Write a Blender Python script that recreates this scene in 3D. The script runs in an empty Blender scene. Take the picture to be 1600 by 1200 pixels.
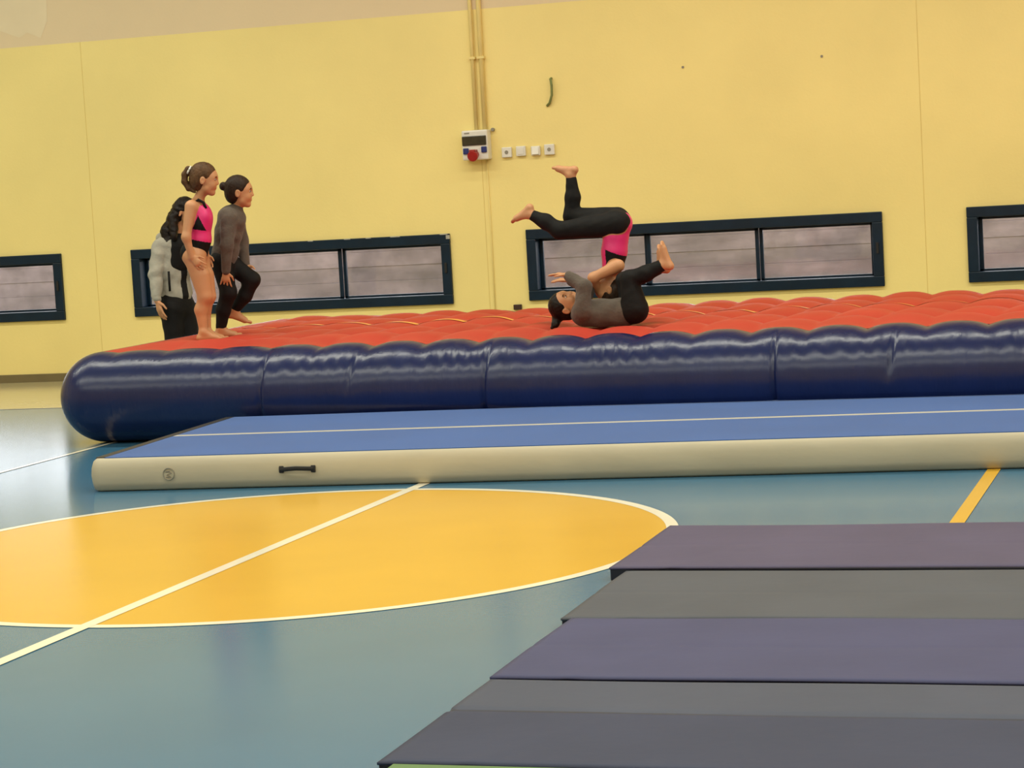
import bpy, math, random
import numpy as np
from mathutils import Matrix, Vector

random.seed(7)
scene = bpy.context.scene
col = scene.collection

# ------------------------------------------------------------------ camera
# solved from the centre circle (radius 1.80 m), the court lines and the wall
F_PX, PITCH, ROLL, YAW, CAM_H = 3506.72, 0.08583, -0.05678, -0.30758, 1.52104


def ray(px, py):
    u = (px - 800) / F_PX
    v = -(py - 600) / F_PX
    c, s = math.cos(ROLL), math.sin(ROLL)
    u, v = c * u - s * v, s * u + c * v
    cp, sp = math.cos(PITCH), math.sin(PITCH)
    y, z, x = cp + v * sp, -sp + v * cp, u
    cy, sy = math.cos(YAW), math.sin(YAW)
    return np.array([cy * x + sy * y, -sy * x + cy * y, z])


def W(px, py, Y):
    """world point on the sight line of a photo pixel at depth Y from the camera"""
    d = ray(px, py)
    return d * (Y / d[1]) + np.array([0, 0, CAM_H])


fwd = ray(800, 600)
rgt = ray(800 + F_PX, 600) - fwd
upv = ray(800, 600 - F_PX) - fwd
cam_data = bpy.data.cameras.new('camera')
cam = bpy.data.objects.new('camera', cam_data)
col.objects.link(cam)
m = Matrix.Identity(4)
for i in range(3):
    m[i][0], m[i][1], m[i][2] = rgt[i], upv[i], -fwd[i]
m[2][3] = CAM_H
cam.matrix_world = m
cam_data.sensor_width = 36.0
cam_data.lens = F_PX * 36.0 / 1600.0
cam_data.clip_start = 0.05
cam_data.clip_end = 300
scene.camera = cam

# ------------------------------------------------------------------ sky and exposure
SKY = 4.6
LAMP_W = 142.0
LAMP_COL = (1.0, 0.99, 0.83)
world = bpy.data.worlds.new('overcast_sky')
scene.world = world
world.use_nodes = True
bg = world.node_tree.nodes['Background']
bg.inputs[0].default_value = (0.93, 0.95, 1.0, 1)
bg.inputs[1].default_value = SKY
vs = scene.view_settings
vs.view_transform = 'Standard'
vs.look = 'None'
vs.exposure = 0.0
vs.gamma = 1.0
vs.use_curve_mapping = False


# ------------------------------------------------------------------ helpers
def lin(r, g, b):
    def f(c):
        c /= 255.0
        return c / 12.92 if c <= 0.04045 else ((c + 0.055) / 1.055) ** 2.4
    return (f(r), f(g), f(b), 1.0)


def mat(name, rgb, rough=0.6, var=0.06, scale=3.0, bump=0.0, bscale=60.0, spec=0.5,
        coat=0.0, coat_rough=0.1, stretch=(1, 1, 1), sheen=0.0, detail=4.0):
    """principled material with procedural colour variation and fine relief"""
    M = bpy.data.materials.new(name)
    M.use_nodes = True
    nt = M.node_tree
    p = nt.nodes['Principled BSDF']
    c = rgb if len(rgb) == 4 else lin(*rgb)
    tc = nt.nodes.new('ShaderNodeTexCoord')
    mp = nt.nodes.new('ShaderNodeMapping')
    mp.inputs['Scale'].default_value = stretch
    nt.links.new(tc.outputs['Object'], mp.inputs['Vector'])
    n = nt.nodes.new('ShaderNodeTexNoise')
    n.inputs['Scale'].default_value = scale
    n.inputs['Detail'].default_value = detail
    nt.links.new(mp.outputs[0], n.inputs['Vector'])
    r = nt.nodes.new('ShaderNodeValToRGB')
    r.color_ramp.elements[0].position = 0.3
    r.color_ramp.elements[1].position = 0.7
    r.color_ramp.elements[0].color = (c[0] * (1 - var), c[1] * (1 - var), c[2] * (1 - var), 1)
    r.color_ramp.elements[1].color = (min(c[0] * (1 + var), 1), min(c[1] * (1 + var), 1), min(c[2] * (1 + var), 1), 1)
    nt.links.new(n.outputs['Fac'], r.inputs[0])
    nt.links.new(r.outputs[0], p.inputs['Base Color'])
    p.inputs['Roughness'].default_value = rough
    p.inputs['Specular IOR Level'].default_value = spec
    p.inputs['Coat Weight'].default_value = coat
    p.inputs['Coat Roughness'].default_value = coat_rough
    p.inputs['Sheen Weight'].default_value = sheen
    if bump > 0:
        n2 = nt.nodes.new('ShaderNodeTexNoise')
        n2.inputs['Scale'].default_value = bscale
        n2.inputs['Detail'].default_value = 3
        nt.links.new(mp.outputs[0], n2.inputs['Vector'])
        b = nt.nodes.new('ShaderNodeBump')
        b.inputs['Strength'].default_value = bump
        b.inputs['Distance'].default_value = 0.01
        nt.links.new(n2.outputs['Fac'], b.inputs['Height'])
        nt.links.new(b.outputs[0], p.inputs['Normal'])
    return M


def mesh_obj(name, verts, faces, material, parent=None, smooth=False, mats=None, idx=None):
    me = bpy.data.meshes.new(name)
    me.from_pydata([tuple(map(float, v)) for v in verts], [], faces)
    for mm in (mats or [material]):
        me.materials.append(mm)
    if idx is not None:
        me.polygons.foreach_set('material_index', np.asarray(idx, dtype=np.int32))
    if smooth:
        me.polygons.foreach_set('use_smooth', np.ones(len(me.polygons), dtype=bool))
    me.update()
    o = bpy.data.objects.new(name, me)
    col.objects.link(o)
    if parent is not None:
        o.parent = parent
    return o


def big_mesh(name, V, Q, mats, idx=None, parent=None):
    """smooth quad mesh from numpy arrays"""
    me = bpy.data.meshes.new(name)
    me.vertices.add(len(V))
    me.vertices.foreach_set('co', np.asarray(V, np.float32).ravel())
    me.loops.add(len(Q) * 4)
    me.loops.foreach_set('vertex_index', np.asarray(Q, np.int32).ravel())
    me.polygons.add(len(Q))
    me.polygons.foreach_set('loop_start', np.arange(len(Q), dtype=np.int32) * 4)
    me.polygons.foreach_set('use_smooth', np.ones(len(Q), dtype=bool))
    for mm in mats:
        me.materials.append(mm)
    if idx is not None:
        me.polygons.foreach_set('material_index', np.asarray(idx, np.int32))
    me.update(calc_edges=True)
    me.validate()
    o = bpy.data.objects.new(name, me)
    col.objects.link(o)
    if parent is not None:
        o.parent = parent
    return o


class MB:
    """collects simple shapes into one mesh"""
    def __init__(self):
        self.v, self.f = [], []

    def box(self, x0, x1, y0, y1, z0, z1):
        b = len(self.v)
        self.v += [(x0, y0, z0), (x1, y0, z0), (x1, y1, z0), (x0, y1, z0), (x0, y0, z1), (x1, y0, z1), (x1, y1, z1), (x0, y1, z1)]
        self.f += [tuple(b + i for i in q) for q in ((3, 2, 1, 0), (4, 5, 6, 7), (0, 1, 5, 4), (1, 2, 6, 5), (2, 3, 7, 6), (3, 0, 4, 7))]
        return self

    def tube(self, pts, r, n=8, flat=1.0):
        pts = [np.array(q, float) for q in pts]
        rings = []
        for i, q in enumerate(pts):
            t = pts[min(i + 1, len(pts) - 1)] - pts[max(i - 1, 0)]
            t /= np.linalg.norm(t) + 1e-9
            a = np.cross(t, (0, 1, 0)) if abs(t[1]) < 0.9 else np.cross(t, (1, 0, 0))
            a /= np.linalg.norm(a)
            c = np.cross(t, a)
            b = len(self.v)
            for k in range(n):
                w = 2 * math.pi * k / n
                self.v.append(tuple(q + r * (math.cos(w) * a + flat * math.sin(w) * c)))
            rings.append(b)
        for r0, r1 in zip(rings, rings[1:]):
            for k in range(n):
                self.f.append((r0 + k, r0 + (k + 1) % n, r1 + (k + 1) % n, r1 + k))
        self.f.append(tuple(rings[0] + k for k in range(n))[::-1])
        self.f.append(tuple(rings[-1] + k for k in range(n)))
        return self

    def build(self, name, material, parent=None, bevel=0.0, smooth=False, seg=2):
        o = mesh_obj(name, self.v, self.f, material, parent, smooth)
        if bevel:
            b = o.modifiers.new('bevel', 'BEVEL')
            b.width = bevel
            b.segments = seg
            b.limit_method = 'ANGLE'
        return o


def tag(o, label=None, cat=None, group=None, kind=None):
    if label:
        o['label'] = label
    if cat:
        o['category'] = cat
    if group:
        o['group'] = group
    if kind:
        o['kind'] = kind
    return o


def empty(name, loc):
    o = bpy.data.objects.new(name, None)
    o.empty_display_size = 0.1
    col.objects.link(o)
    o.location = loc
    return o


def adopt(root, *parts):
    """parent parts that were built in world coordinates to a thing's empty"""
    for q in parts:
        q.parent = root
        q.matrix_parent_inverse = Matrix.Translation(root.location).inverted()


# ------------------------------------------------------------------ materials
# walls: yellow paint with blotches
M_yellow = mat('yellow_wall_paint', (243, 222, 146), 0.62, 0.045, 0.9, 0.12, 40, spec=0.3)
M_beige = mat('beige_wall_paint', (228, 206, 168), 0.7, 0.03, 0.8, 0.1, 40, spec=0.3)
M_joint = mat('wall_joint_filler', (226, 204, 130), 0.8, 0.08, 5)
M_skirt = mat('brown_skirting', (112, 98, 66), 0.6, 0.1, 4)
M_ceil = mat('ceiling_paint', (225, 222, 212), 0.8, 0.02)
M_floor = mat('blue_sports_floor', (66, 114, 145), 0.16, 0.035, 1.3, 0.02, 90, spec=0.3)
M_fyel = mat('yellow_court_paint', (218, 169, 54), 0.24, 0.03, 1.6, 0.02, 90, spec=0.25)
M_fwhite = mat('cream_court_line', (244, 236, 214), 0.16, 0.03, 4)
M_fbeige = mat('beige_floor_border', (196, 186, 148), 0.14, 0.05, 2)
M_navyframe = mat('dark_blue_window_paint', (8, 32, 50), 0.4, 0.18, 6, 0.1, 30, spec=0.3)
M_chip = mat('bare_chipped_paint', (176, 172, 160), 0.7, 0.2, 30)
M_out = mat('board_marked_concrete', (118, 108, 113), 0.9, 0.42, 1.6, 0.2, 25, stretch=(0.7, 1, 2.6), detail=9)
M_ground = mat('outdoor_gravel', (120, 115, 105), 0.95, 0.2, 8)
M_vinyl = mat('navy_vinyl', (16, 28, 74), 0.27, 0.10, 2.0, 0.25, 14, spec=0.5, stretch=(2.2, 1, 0.6))
M_red = mat('red_orange_vinyl', (182, 56, 40), 0.55, 0.09, 1.6, 0.15, 12, spec=0.35)
M_stripe = mat('yellow_vinyl_stripe', (240, 160, 70), 0.45, 0.05)
M_carpet = mat('blue_carpet_surface', (46, 88, 156), 0.85, 0.07, 2.0, 0.3, 300, sheen=0.2, spec=0.2)
M_cream = mat('cream_vinyl', (180, 170, 146), 0.5, 0.07, 2.5, 0.08, 20, stretch=(0.7, 1, 2))
M_black = mat('black_webbing', (26, 24, 24), 0.7, 0.2, 40)
M_edge = mat('dark_vinyl_binding', (44, 42, 42), 0.5, 0.2, 10)
M_white = mat('white_plastic', (226, 222, 212), 0.3, 0.03, 8)
M_smoke = mat('smoked_plastic_cover', (52, 46, 34), 0.15, 0.2, 20)
M_sblue = mat('blue_socket_plastic', (34, 44, 110), 0.35, 0.1, 20)
M_sred = mat('red_socket_plastic', (160, 34, 28), 0.3, 0.1, 20)
M_conduit = mat('painted_conduit', (238, 216, 142), 0.55, 0.05, 6)
M_green = mat('green_cable_sheath', (118, 126, 70), 0.6, 0.2, 12)
M_grey = mat('grey_print', (142, 135, 120), 0.6, 0.1, 12)
M_brownbox = mat('dark_brown_plastic', (58, 34, 24), 0.5, 0.1, 20)
M_lamp = mat('lamp_housing', (220, 220, 215), 0.4, 0.02)

GLASS = bpy.data.materials.new('window_glass')
GLASS.use_nodes = True
_nt = GLASS.node_tree
_nt.nodes.remove(_nt.nodes['Principled BSDF'])
_tr = _nt.nodes.new('ShaderNodeBsdfTransparent')
_gl = _nt.nodes.new('ShaderNodeBsdfGlossy')
_df = _nt.nodes.new('ShaderNodeBsdfDiffuse')
_df.inputs[0].default_value = lin(140, 135, 138)
_gl.inputs['Roughness'].default_value = 0.05
_mx = _nt.nodes.new('ShaderNodeMixShader')
_mx2 = _nt.nodes.new('ShaderNodeMixShader')
_nz = _nt.nodes.new('ShaderNodeTexNoise')
_nz.inputs['Scale'].default_value = 4.0
_nz.inputs['Detail'].default_value = 8
_rp = _nt.nodes.new('ShaderNodeMapRange')
_rp.inputs[1].default_value = 0.4
_rp.inputs[2].default_value = 0.8
_rp.inputs[3].default_value = 0.03
_rp.inputs[4].default_value = 0.32
_tc = _nt.nodes.new('ShaderNodeTexCoord')
_nt.links.new(_tc.outputs['Object'], _nz.inputs['Vector'])
_nt.links.new(_nz.outputs['Fac'], _rp.inputs[0])
_nt.links.new(_rp.outputs[0], _mx.inputs[0])          # dusty smears on the glass
_nt.links.new(_tr.outputs[0], _mx.inputs[1])
_nt.links.new(_df.outputs[0], _mx.inputs[2])
_mx2.inputs[0].default_value = 0.04
_nt.links.new(_mx.outputs[0], _mx2.inputs[1])
_nt.links.new(_gl.outputs[0], _mx2.inputs[2])
_nt.links.new(_mx2.outputs[0], _nt.nodes['Material Output'].inputs[0])

# ------------------------------------------------------------------ the hall
WY = 18.5                      # inner face of the long wall
XL, XR, YN, ZC = -18.0, 10.0, -0.9, 7.0
CX, CY = -4.05, 9.125          # court centre
ZP = 3.085                     # top of the yellow paint

floor = MB().box(XL - .3, XR + .3, YN - .3, WY + .25, -0.25, 0).build('floor', M_floor)
tag(floor, kind='structure')


def ring(name, r0, r1, z, material, n=160):
    v, f = [], []
    for k in range(n):
        a = 2 * math.pi * k / n
        c, s = math.cos(a), math.sin(a)
        v += [(CX + r0 * c, CY + r0 * s, z), (CX + r1 * c, CY + r1 * s, z)]
    for k in range(n):
        j = (k + 1) % n
        f.append((2 * k, 2 * k + 1, 2 * j + 1, 2 * j))
    return mesh_obj(name, v, f, material, floor)


def flat(name, x0, x1, y0, y1, z, material):
    return mesh_obj(name, [(x0, y0, z), (x1, y0, z), (x1, y1, z), (x0, y1, z)], [(0, 1, 2, 3)], material, floor)


disc_v = [(CX + 1.76 * math.cos(2 * math.pi * k / 160), CY + 1.76 * math.sin(2 * math.pi * k / 160), 0.0012) for k in range(160)]
mesh_obj('centre_circle', disc_v, [tuple(range(160))], M_fyel, floor)
ring('circle_line', 1.745, 1.80, 0.0020, M_fwhite)
flat('centre_line', CX - .03, CX + .03, CY - 6.8, CY + 6.8, 0.0026, M_fwhite)
flat('attack_line', CX + 2.92, CX + 2.985, CY - 6.8, CY + 6.8, 0.0026, M_fyel)
flat('attack_line', CX - 3.02, CX - 2.985, CY - 6.8, CY + 6.8, 0.0026, M_fwhite)
flat('border_strip', XL, XR, 15.92, WY, 0.0016, M_fbeige)
flat('side_line', XL, XR, 15.90, 15.925, 0.0026, M_fwhite)
flat('border_strip', XL, XR, YN, CY - 6.8, 0.0016, M_fbeige)

# long wall: beige upper wall, yellow panels with the window openings
wall = MB().box(XL, XR, WY, WY + .25, ZP, ZC).build('wall_back', M_beige)
tag(wall, kind='structure')
WIN = [(-13.19, -10.15), (-9.435, -6.363), (-5.67, -2.617), (-1.936, 1.12), (1.83, 4.88)]
WZ0, WZ1 = 0.568, 1.180
seams = [XL, -17.33, -13.57, -9.803, -6.035, -2.272, 1.49, 5.25, XR]
for a, b in zip(seams, seams[1:]):
    g = 0.0025
    w = [q for q in WIN if q[0] > a and q[1] < b]
    mb = MB()
    if w:
        x0, x1 = w[0]
        x0 += .05
        x1 -= .05
        mb.box(a + g, x0, WY, WY + .25, 0, ZP).box(x1, b - g, WY, WY + .25, 0, ZP)
        mb.box(x0, x1, WY, WY + .25, 0, WZ0 + .04).box(x0, x1, WY, WY + .25, WZ1 - .04, ZP)
    else:
        mb.box(a + g, b - g, WY, WY + .25, 0, ZP)
    mb.build('wall_panel', M_yellow, wall)
for s in seams[1:-1]:
    MB().box(s - .006, s + .006, WY + .003, WY + .2, 0, ZP).build('wall_joint', M_joint, wall)
# lighter patch of older paint high on the wall
pv = [(-11.4, 3.2), (-10.62, 3.25), (-10.42, 3.17), (-10.33, 3.21), (-10.2, 3.15), (-10.12, 3.3), (-10.1, 3.9), (-11.4, 4.0)]
M_patch = mat('pale_old_paint', (232, 214, 178), 0.7, 0.03, 3)
mesh_obj('paint_patch', [(x, WY - .0015, z) for x, z in pv], [tuple(range(len(pv)))], M_patch, wall)

skirt = MB().box(XL, XR, WY - .018, WY, 0, .075).build('baseboard_back', M_skirt, bevel=.004)
tag(skirt, kind='structure')
for nm, bx in (('wall_left', (XL - .25, XL, YN, WY, 0, ZC)), ('wall_right', (XR, XR + .25, YN, WY, 0, ZC)), ('wall_front', (XL, XR, YN - .25, YN, 0, ZC))):
    tag(MB().box(*bx).build(nm, M_beige), kind='structure')
tag(MB().box(XL - .25, XR + .25, YN - .25, WY + .25, ZC, ZC + .2).build('ceiling', M_ceil), kind='structure')

# windows: painted frame, three sashes, glass
for wi, (x0, x1) in enumerate(WIN):
    fr = MB()
    t = .085
    y0, y1 = WY - .03, WY + .16
    fr.box(x0, x1, y0, y1, WZ1 - t, WZ1).box(x0, x1, y0, y1, WZ0, WZ0 + t)
    fr.box(x0, x0 + t, y0, y1, WZ0 + t, WZ1 - t).box(x1 - t, x1, y0, y1, WZ0 + t, WZ1 - t)
    fr = fr.build('window_%d' % (wi + 1), M_navyframe, bevel=.006)
    tag(fr, kind='structure')
    xi0, xi1 = x0 + t, x1 - t
    wd = (xi1 - xi0) / 3
    for k in range(3):
        a, b = xi0 + k * wd, xi0 + (k + 1) * wd
        dy = WY + (.055 if k == 1 else .09)
        s = .03
        sa = MB().box(a, b, dy, dy + .03, WZ1 - t - .022, WZ1 - t).box(a, b, dy, dy + .03, WZ0 + t, WZ0 + t + .018)
        sa.box(a, a + s, dy, dy + .03, WZ0 + t, WZ1 - t).box(b - s, b, dy, dy + .03, WZ0 + t, WZ1 - t)
        sa = sa.build('sash', M_navyframe, fr, bevel=.003)
        MB().box(a + s, b - s, dy + .012, dy + .016, WZ0 + t + .018, WZ1 - t - .022).build('pane', GLASS, sa)
    MB().box(x1 - t + .03, x1 - t + .05, y0 - .012, y0, .84, .93).build('latch', M_black, fr, bevel=.003)
    if wi == 1:                # chipped corner and edge of this frame
        for cx, ln in ((x1 - .05, .07), (x1 - .5, .09), (x1 - .75, .05), (x1 - .95, .06), (x1 - 1.3, .05)):
            MB().box(cx - ln / 2, cx + ln / 2, y0 - .0015, y0 + .02, WZ1 - .007, WZ1 + .0015).build('paint_chip', M_chip, fr)
        MB().box(x1 - .03, x1 + .0015, y0 - .0015, y0 + .02, WZ1 - .045, WZ1 - .012).build('paint_chip', M_chip, fr)

# outdoors behind the windows: a low board-marked concrete wall under an overcast sky
yard = MB().box(XL - 20, XR + 20, WY + .25, WY + 40, -.5, -.3).build('yard_ground', M_ground)
tag(yard, kind='structure')
ow = empty('concrete_wall', (-5, WY + 6, -.3))
tag(ow, 'low grey board-marked concrete wall outside the windows', 'wall')
brd = []
for k in range(8):
    z0 = -.3 + k * .172
    dy = [0, .012, -.008, .006, -.01, .014, 0, .008][k] * .5
    brd.append(MB().box(-24, 12, WY + 6 + dy, WY + 6.3, z0, z0 + .1705).build('board_course', M_out, bevel=.003))
adopt(ow, *brd)

# ------------------------------------------------------------------ ceiling lamps of the hall
for j, ly in enumerate((3.2, 8.4, 14.0)):
    for i, lx in enumerate((-13.5, -8.5, -3.5, 1.5, 6.5)):
        r = empty('ceiling_lamp', (lx, ly, ZC - .9))
        h = MB().box(lx - 2.2, lx + 2.2, ly - .14, ly + .14, ZC - .9, ZC - .82).build('housing', M_lamp, bevel=.01)
        for hx in (-.7, .7):
            adopt(r, MB().tube([(lx + hx, ly, ZC - .82), (lx + hx, ly, ZC)], .008).build('hanger', M_lamp))
        adopt(r, h)
        tag(r, 'long ceiling lamp hanging over the hall, row %s, %s' % (('nearest the camera', 'over the centre circle', 'over the inflatable track')[j],
            ('far left', 'second from left', 'middle', 'second from right', 'far right')[i]), 'lamp', 'ceiling lamps of the hall')
        ld = bpy.data.lights.new('lamp_light', 'AREA')
        ld.shape = 'RECTANGLE'
        ld.size, ld.size_y = 4.3, .2
        ld.energy = LAMP_W
        ld.color = LAMP_COL
        lo = bpy.data.objects.new('lamp_light', ld)
        col.objects.link(lo)
        lo.location = (lx, ly, ZC - .905)
        adopt(r, lo)

# ------------------------------------------------------------------ big inflatable track
AX0, AX1, AY0, AY1, AR = -7.12, 4.3, 13.45, 16.5, 0.303    # seam rectangle, tube radius
PER = 0.358
PH = -5.88
CREASE = [(-5.88, .020, .3), (-5.28, .010, .9), (-4.37, .026, .25), (-2.55, .028, .1), (-1.87, .020, .75), (-.4, .02, .3), (.9, .02, .3)]


def cusp(t, p=PER, ph=PH):
    a = np.abs(np.sin(np.pi * (t - ph) / p))
    return (1 - a) ** 1.3


DENTS = []
for _px, _py, _Y, _r, _dz in ((318, 519, 14.25, .13, .062), (324, 519, 14.355, .13, .062), (328, 519, 14.25, .12, .062), (333, 519, 14.355, .12, .062),
                              (345, 514, 14.58, .13, .062), (354, 514, 14.58, .12, .062),
                              (905, 489, 14.06, .20, .096), (930, 489, 14.06, .20, .096), (960, 488, 14.06, .20, .096), (992, 485, 14.06, .20, .098), (880, 489, 14.06, .16, .09), (866, 509, 14.02, .10, .035)):
    _q = W(_px, _py, _Y)
    DENTS.append((_q[0], _q[1], _r, _q[2] - _dz))


def top_z(x, y):
    """height of the quilted top sheet"""
    x, y = np.asarray(x, float), np.asarray(y, float)
    u = np.minimum(np.minimum(x - AX0, AX1 - x), np.minimum(y - AY0, AY1 - y))
    e = np.clip(u / .35, 0, 1)
    e = e * e * (3 - 2 * e)
    ph = PH + .05 * np.sin(y * 1.7 + .4) + .03 * np.sin(x * .9)
    sca = .012 + .018 * np.clip((x + 6.4) / 1.2, 0, 1)
    z = 2 * AR - sca * cusp(x, PER, ph)
    z = z + e * (.030 - .034 * cusp(y, .60, 13.45 + .06 * np.sin(x * 2.1) + .05 * np.sin(x * .8)))
    z = z + e * .006 * np.sin(x * 5.3 + y * 3.1)
    for dx, dy, r, zs in DENTS:                       # the soft top gives way under feet and backs
        w = np.exp(-(((x - dx) ** 2 + (y - dy) ** 2) / r ** 2) ** 1.5)
        z = z - w * np.maximum(z - zs, 0)
    return z


track = empty('inflatable_track', (-1.4, 15, 0))
tag(track, 'big blue inflatable tumbling track with quilted red top beside the yellow wall', 'inflatable mat')
nx, ny = 640, 110
xs, ys = np.linspace(AX0, AX1, nx), np.linspace(AY0, AY1, ny)
GX, GY = np.meshgrid(xs, ys, indexing='ij')
GZ = top_z(GX, GY)
V = np.stack([GX, GY, GZ], -1).reshape(-1, 3)
I = np.arange(nx * ny).reshape(nx, ny)
Q = np.stack([I[:-1, :-1], I[1:, :-1], I[1:, 1:], I[:-1, 1:]], -1).reshape(-1, 4)
sheet = big_mesh('top_sheet', V, Q, [M_red])
# side: a fat tube running round the seam
path, nrm = [], []


def seg(a, b, step):
    n = max(2, int(abs(np.linalg.norm(np.array(b) - np.array(a))) / step))
    return [np.array(a) + (np.array(b) - np.array(a)) * k / n for k in range(n)]


corners = [((AX0, AY0), (AX1, AY0), (0, -1)), ((AX1, AY0), (AX1, AY1), (1, 0)), ((AX1, AY1), (AX0, AY1), (0, 1)), ((AX0, AY1), (AX0, AY0), (-1, 0))]
for ci, (a, b, n) in enumerate(corners):
    for q in seg(a, b, .0125):
        path.append(q)
        nrm.append(np.array(n, float))
    n2 = np.array(corners[(ci + 1) % 4][2], float)
    for k in range(0, 13):
        w = k / 13 * math.pi / 2
        path.append(np.array(b, float))
        nrm.append(np.array(n, float) * math.cos(w) + n2 * math.sin(w))
path, nrm = np.array(path), np.array(nrm)
TH = np.radians(np.linspace(90, -90, 33))
tv = []
for i in range(len(path)):
    q, n = path[i], nrm[i]
    along = q[0] if abs(n[1]) > .5 else q[1]
    onlong = abs(n[1]) > .999
    zt = float(top_z(q[0], q[1])) - AR
    sc = float(cusp(q[0])) if onlong else 0.0
    for th in TH:
        up = max(0.0, math.sin(th))
        r = AR + (zt - AR) * up ** 7 - .004 * sc * (1 - up) * max(0, .2 + math.sin(th)) * min(1, max(0, (q[0] + 6.3) * 2))
        if onlong:
            for cx, dep, lean in CREASE:
                dx = q[0] - cx - lean * .06 * math.sin(th) * (1 if lean > .2 else 0)
                lo = 1.0 if lean < .5 else max(0.0, min(1.0, (math.sin(th) + .1) * 3))
                r -= dep * math.exp(-(dx / .012) ** 2) * lo * (1 - up ** 4)
                r -= dep * .35 * math.exp(-(dx / .07) ** 2) * lo * (1 - up ** 4)
            # fine gathers just under the seam
            gw = math.exp(-((math.sin(th) - .72) / .22) ** 2)
            r += .0042 * gw * math.sin(q[0] * 58 + 2.5 * math.sin(q[0] * 7) + 3 * th) * (.4 + .6 * math.sin(q[0] * 2.6 + 1) ** 2) * min(1, max(0, (q[0] + 6.35) * 4))
        c = math.cos(th)
        flatb = max(math.sin(th) * r + AR, 0.0)
        tv.append((q[0] + n[0] * r * c, q[1] + n[1] * r * c, flatb))
np_, nt_ = len(path), len(TH)
I = np.arange(np_ * nt_).reshape(np_, nt_)
J = np.roll(I, -1, axis=0)
Q = np.stack([I[:, :-1], I[:, 1:], J[:, 1:], J[:, :-1]], -1).reshape(-1, 4)
side = big_mesh('side_wall', np.array(tv), Q, [M_vinyl])
# a yellow line stitched along the top
sv, sf = [], []
xx = np.linspace(AX0 + .3, AX1 - .3, 500)
for x in xx:
    wy = -.10 * math.exp(-((x + 3.55) / .28) ** 2) - .06 * math.exp(-((x + 3.0) / .15) ** 2)
    for y in (15.02 + wy, 15.05 + wy, 15.08 + wy):
        sv.append((x, y, float(top_z(x, y)) + .004))
for k in range(len(xx) - 1):
    for j in range(2):
        sf.append((3 * k + j, 3 * k + 3 + j, 3 * k + 4 + j, 3 * k + 1 + j))
stripe = mesh_obj('stripe', sv, sf, M_stripe, None, True)
adopt(track, sheet, side, stripe)

# ------------------------------------------------------------------ flat air floor in front of it
TA = np.array([-5.955, 10.975])
tdir = np.array([1.0, .066])
tdir /= np.linalg.norm(tdir)
tper = np.array([-tdir[1], tdir[0]])
TL, TW, THK = 9.6, 2.10, .182


def tp(a, b, z):
    q = TA + tdir * a + tper * b
    return (q[0], q[1], z)


airf = empty('air_floor', (TA[0] + 4, TA[1] + 1, 0))
tag(airf, 'long flat air floor with blue carpet top, white line and cream sides', 'gym mat')
# cream side band: bulging profile swept round the rounded rectangle
prof = [(.030, 0.0), (.006, .012), (-.004, .05), (-.008, .09), (-.004, .13), (.008, .165), (.030, THK)]
ring_pts = []
cr = .07
for (ca, cb, a0) in ((TL - cr, cr, -90), (TL - cr, TW - cr, 0), (cr, TW - cr, 90), (cr, cr, 180)):
    for k in range(7):
        w = math.radians(a0 + 90 * k / 6)
        ring_pts.append((ca, cb, math.cos(w), math.sin(w)))
bv, bf = [], []
for (ca, cb, c, s) in ring_pts:
    for off, z in prof:
        bv.append(tp(ca + (cr - off) * c, cb + (cr - off) * s, z))
n, k = len(ring_pts), len(prof)
for i in range(n):
    j = (i + 1) % n
    for q in range(k - 1):
        bf.append((i * k + q, j * k + q, j * k + q + 1, i * k + q + 1))
bf.append(tuple(i * k for i in range(n))[::-1])
bf.append(tuple(i * k + k - 1 for i in range(n)))
band = mesh_obj('side_band', bv, bf, M_cream, None, True)
for pz in band.data.polygons[-2:]:
    pz.use_smooth = False


def tquad(name, a0, a1, b0, b1, z, material, th=.004):
    v = [tp(a, b, zz) for zz in (z, z + th) for a, b in ((a0, b0), (a1, b0), (a1, b1), (a0, b1))]
    return mesh_obj(name, v, [(3, 2, 1, 0), (4, 5, 6, 7), (0, 1, 5, 4), (1, 2, 6, 5), (2, 3, 7, 6), (3, 0, 4, 7)], material)


carpet = tquad('carpet_top', .085, TL - .05, .035, TW - .04, THK, M_carpet)
bind = tquad('end_binding', .028, .085, .05, TW - .04, THK, M_edge, .005)
wl = tquad('white_line', .09, TL - .06, TW / 2 - .028, TW / 2 + .028, THK + .004, M_fwhite, .0012)
# carrying handle
ha = 1.215
hp = [(ha + dx, -.012 - dd, z) for dx, dd, z in ((-.095, .002, .098), (-.08, .004, .100), (-.05, .016, .104), (0, .022, .107), (.05, .016, .104), (.08, .004, .101), (.095, .002, .099))]
hd = MB().tube([tp(*q) for q in hp], .012, 8, .45)
handle = hd.build('carry_handle', M_black, None, smooth=True)
for s in (-1, 1):
    c0 = ha + s * .09
    adopt(airf, MB().tube([tp(c0 - .012, -.012, .1), tp(c0 + .012, -.012, .1)], .019, 8, .4).build('handle_patch', M_black, None))
# round maker's mark
mk = MB()
ca = .475
pts = [tp(ca + .032 * math.cos(w), -.0095 , .092 + .032 * math.sin(w)) for w in np.linspace(0, 2 * math.pi, 25)]
mk.tube(pts, .0028, 5)
mk.tube([tp(ca - .018, -.0095, .105), tp(ca + .004, -.0095, .107), tp(ca + .016, -.0095, .098), tp(ca - .012, -.0095, .088), tp(ca + .012, -.0095, .077), tp(ca - .016, -.0095, .076)], .003, 5)
mark = mk.build('round_mark', M_grey, None)
adopt(airf, band, carpet, bind, wl, handle, mark)

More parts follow.
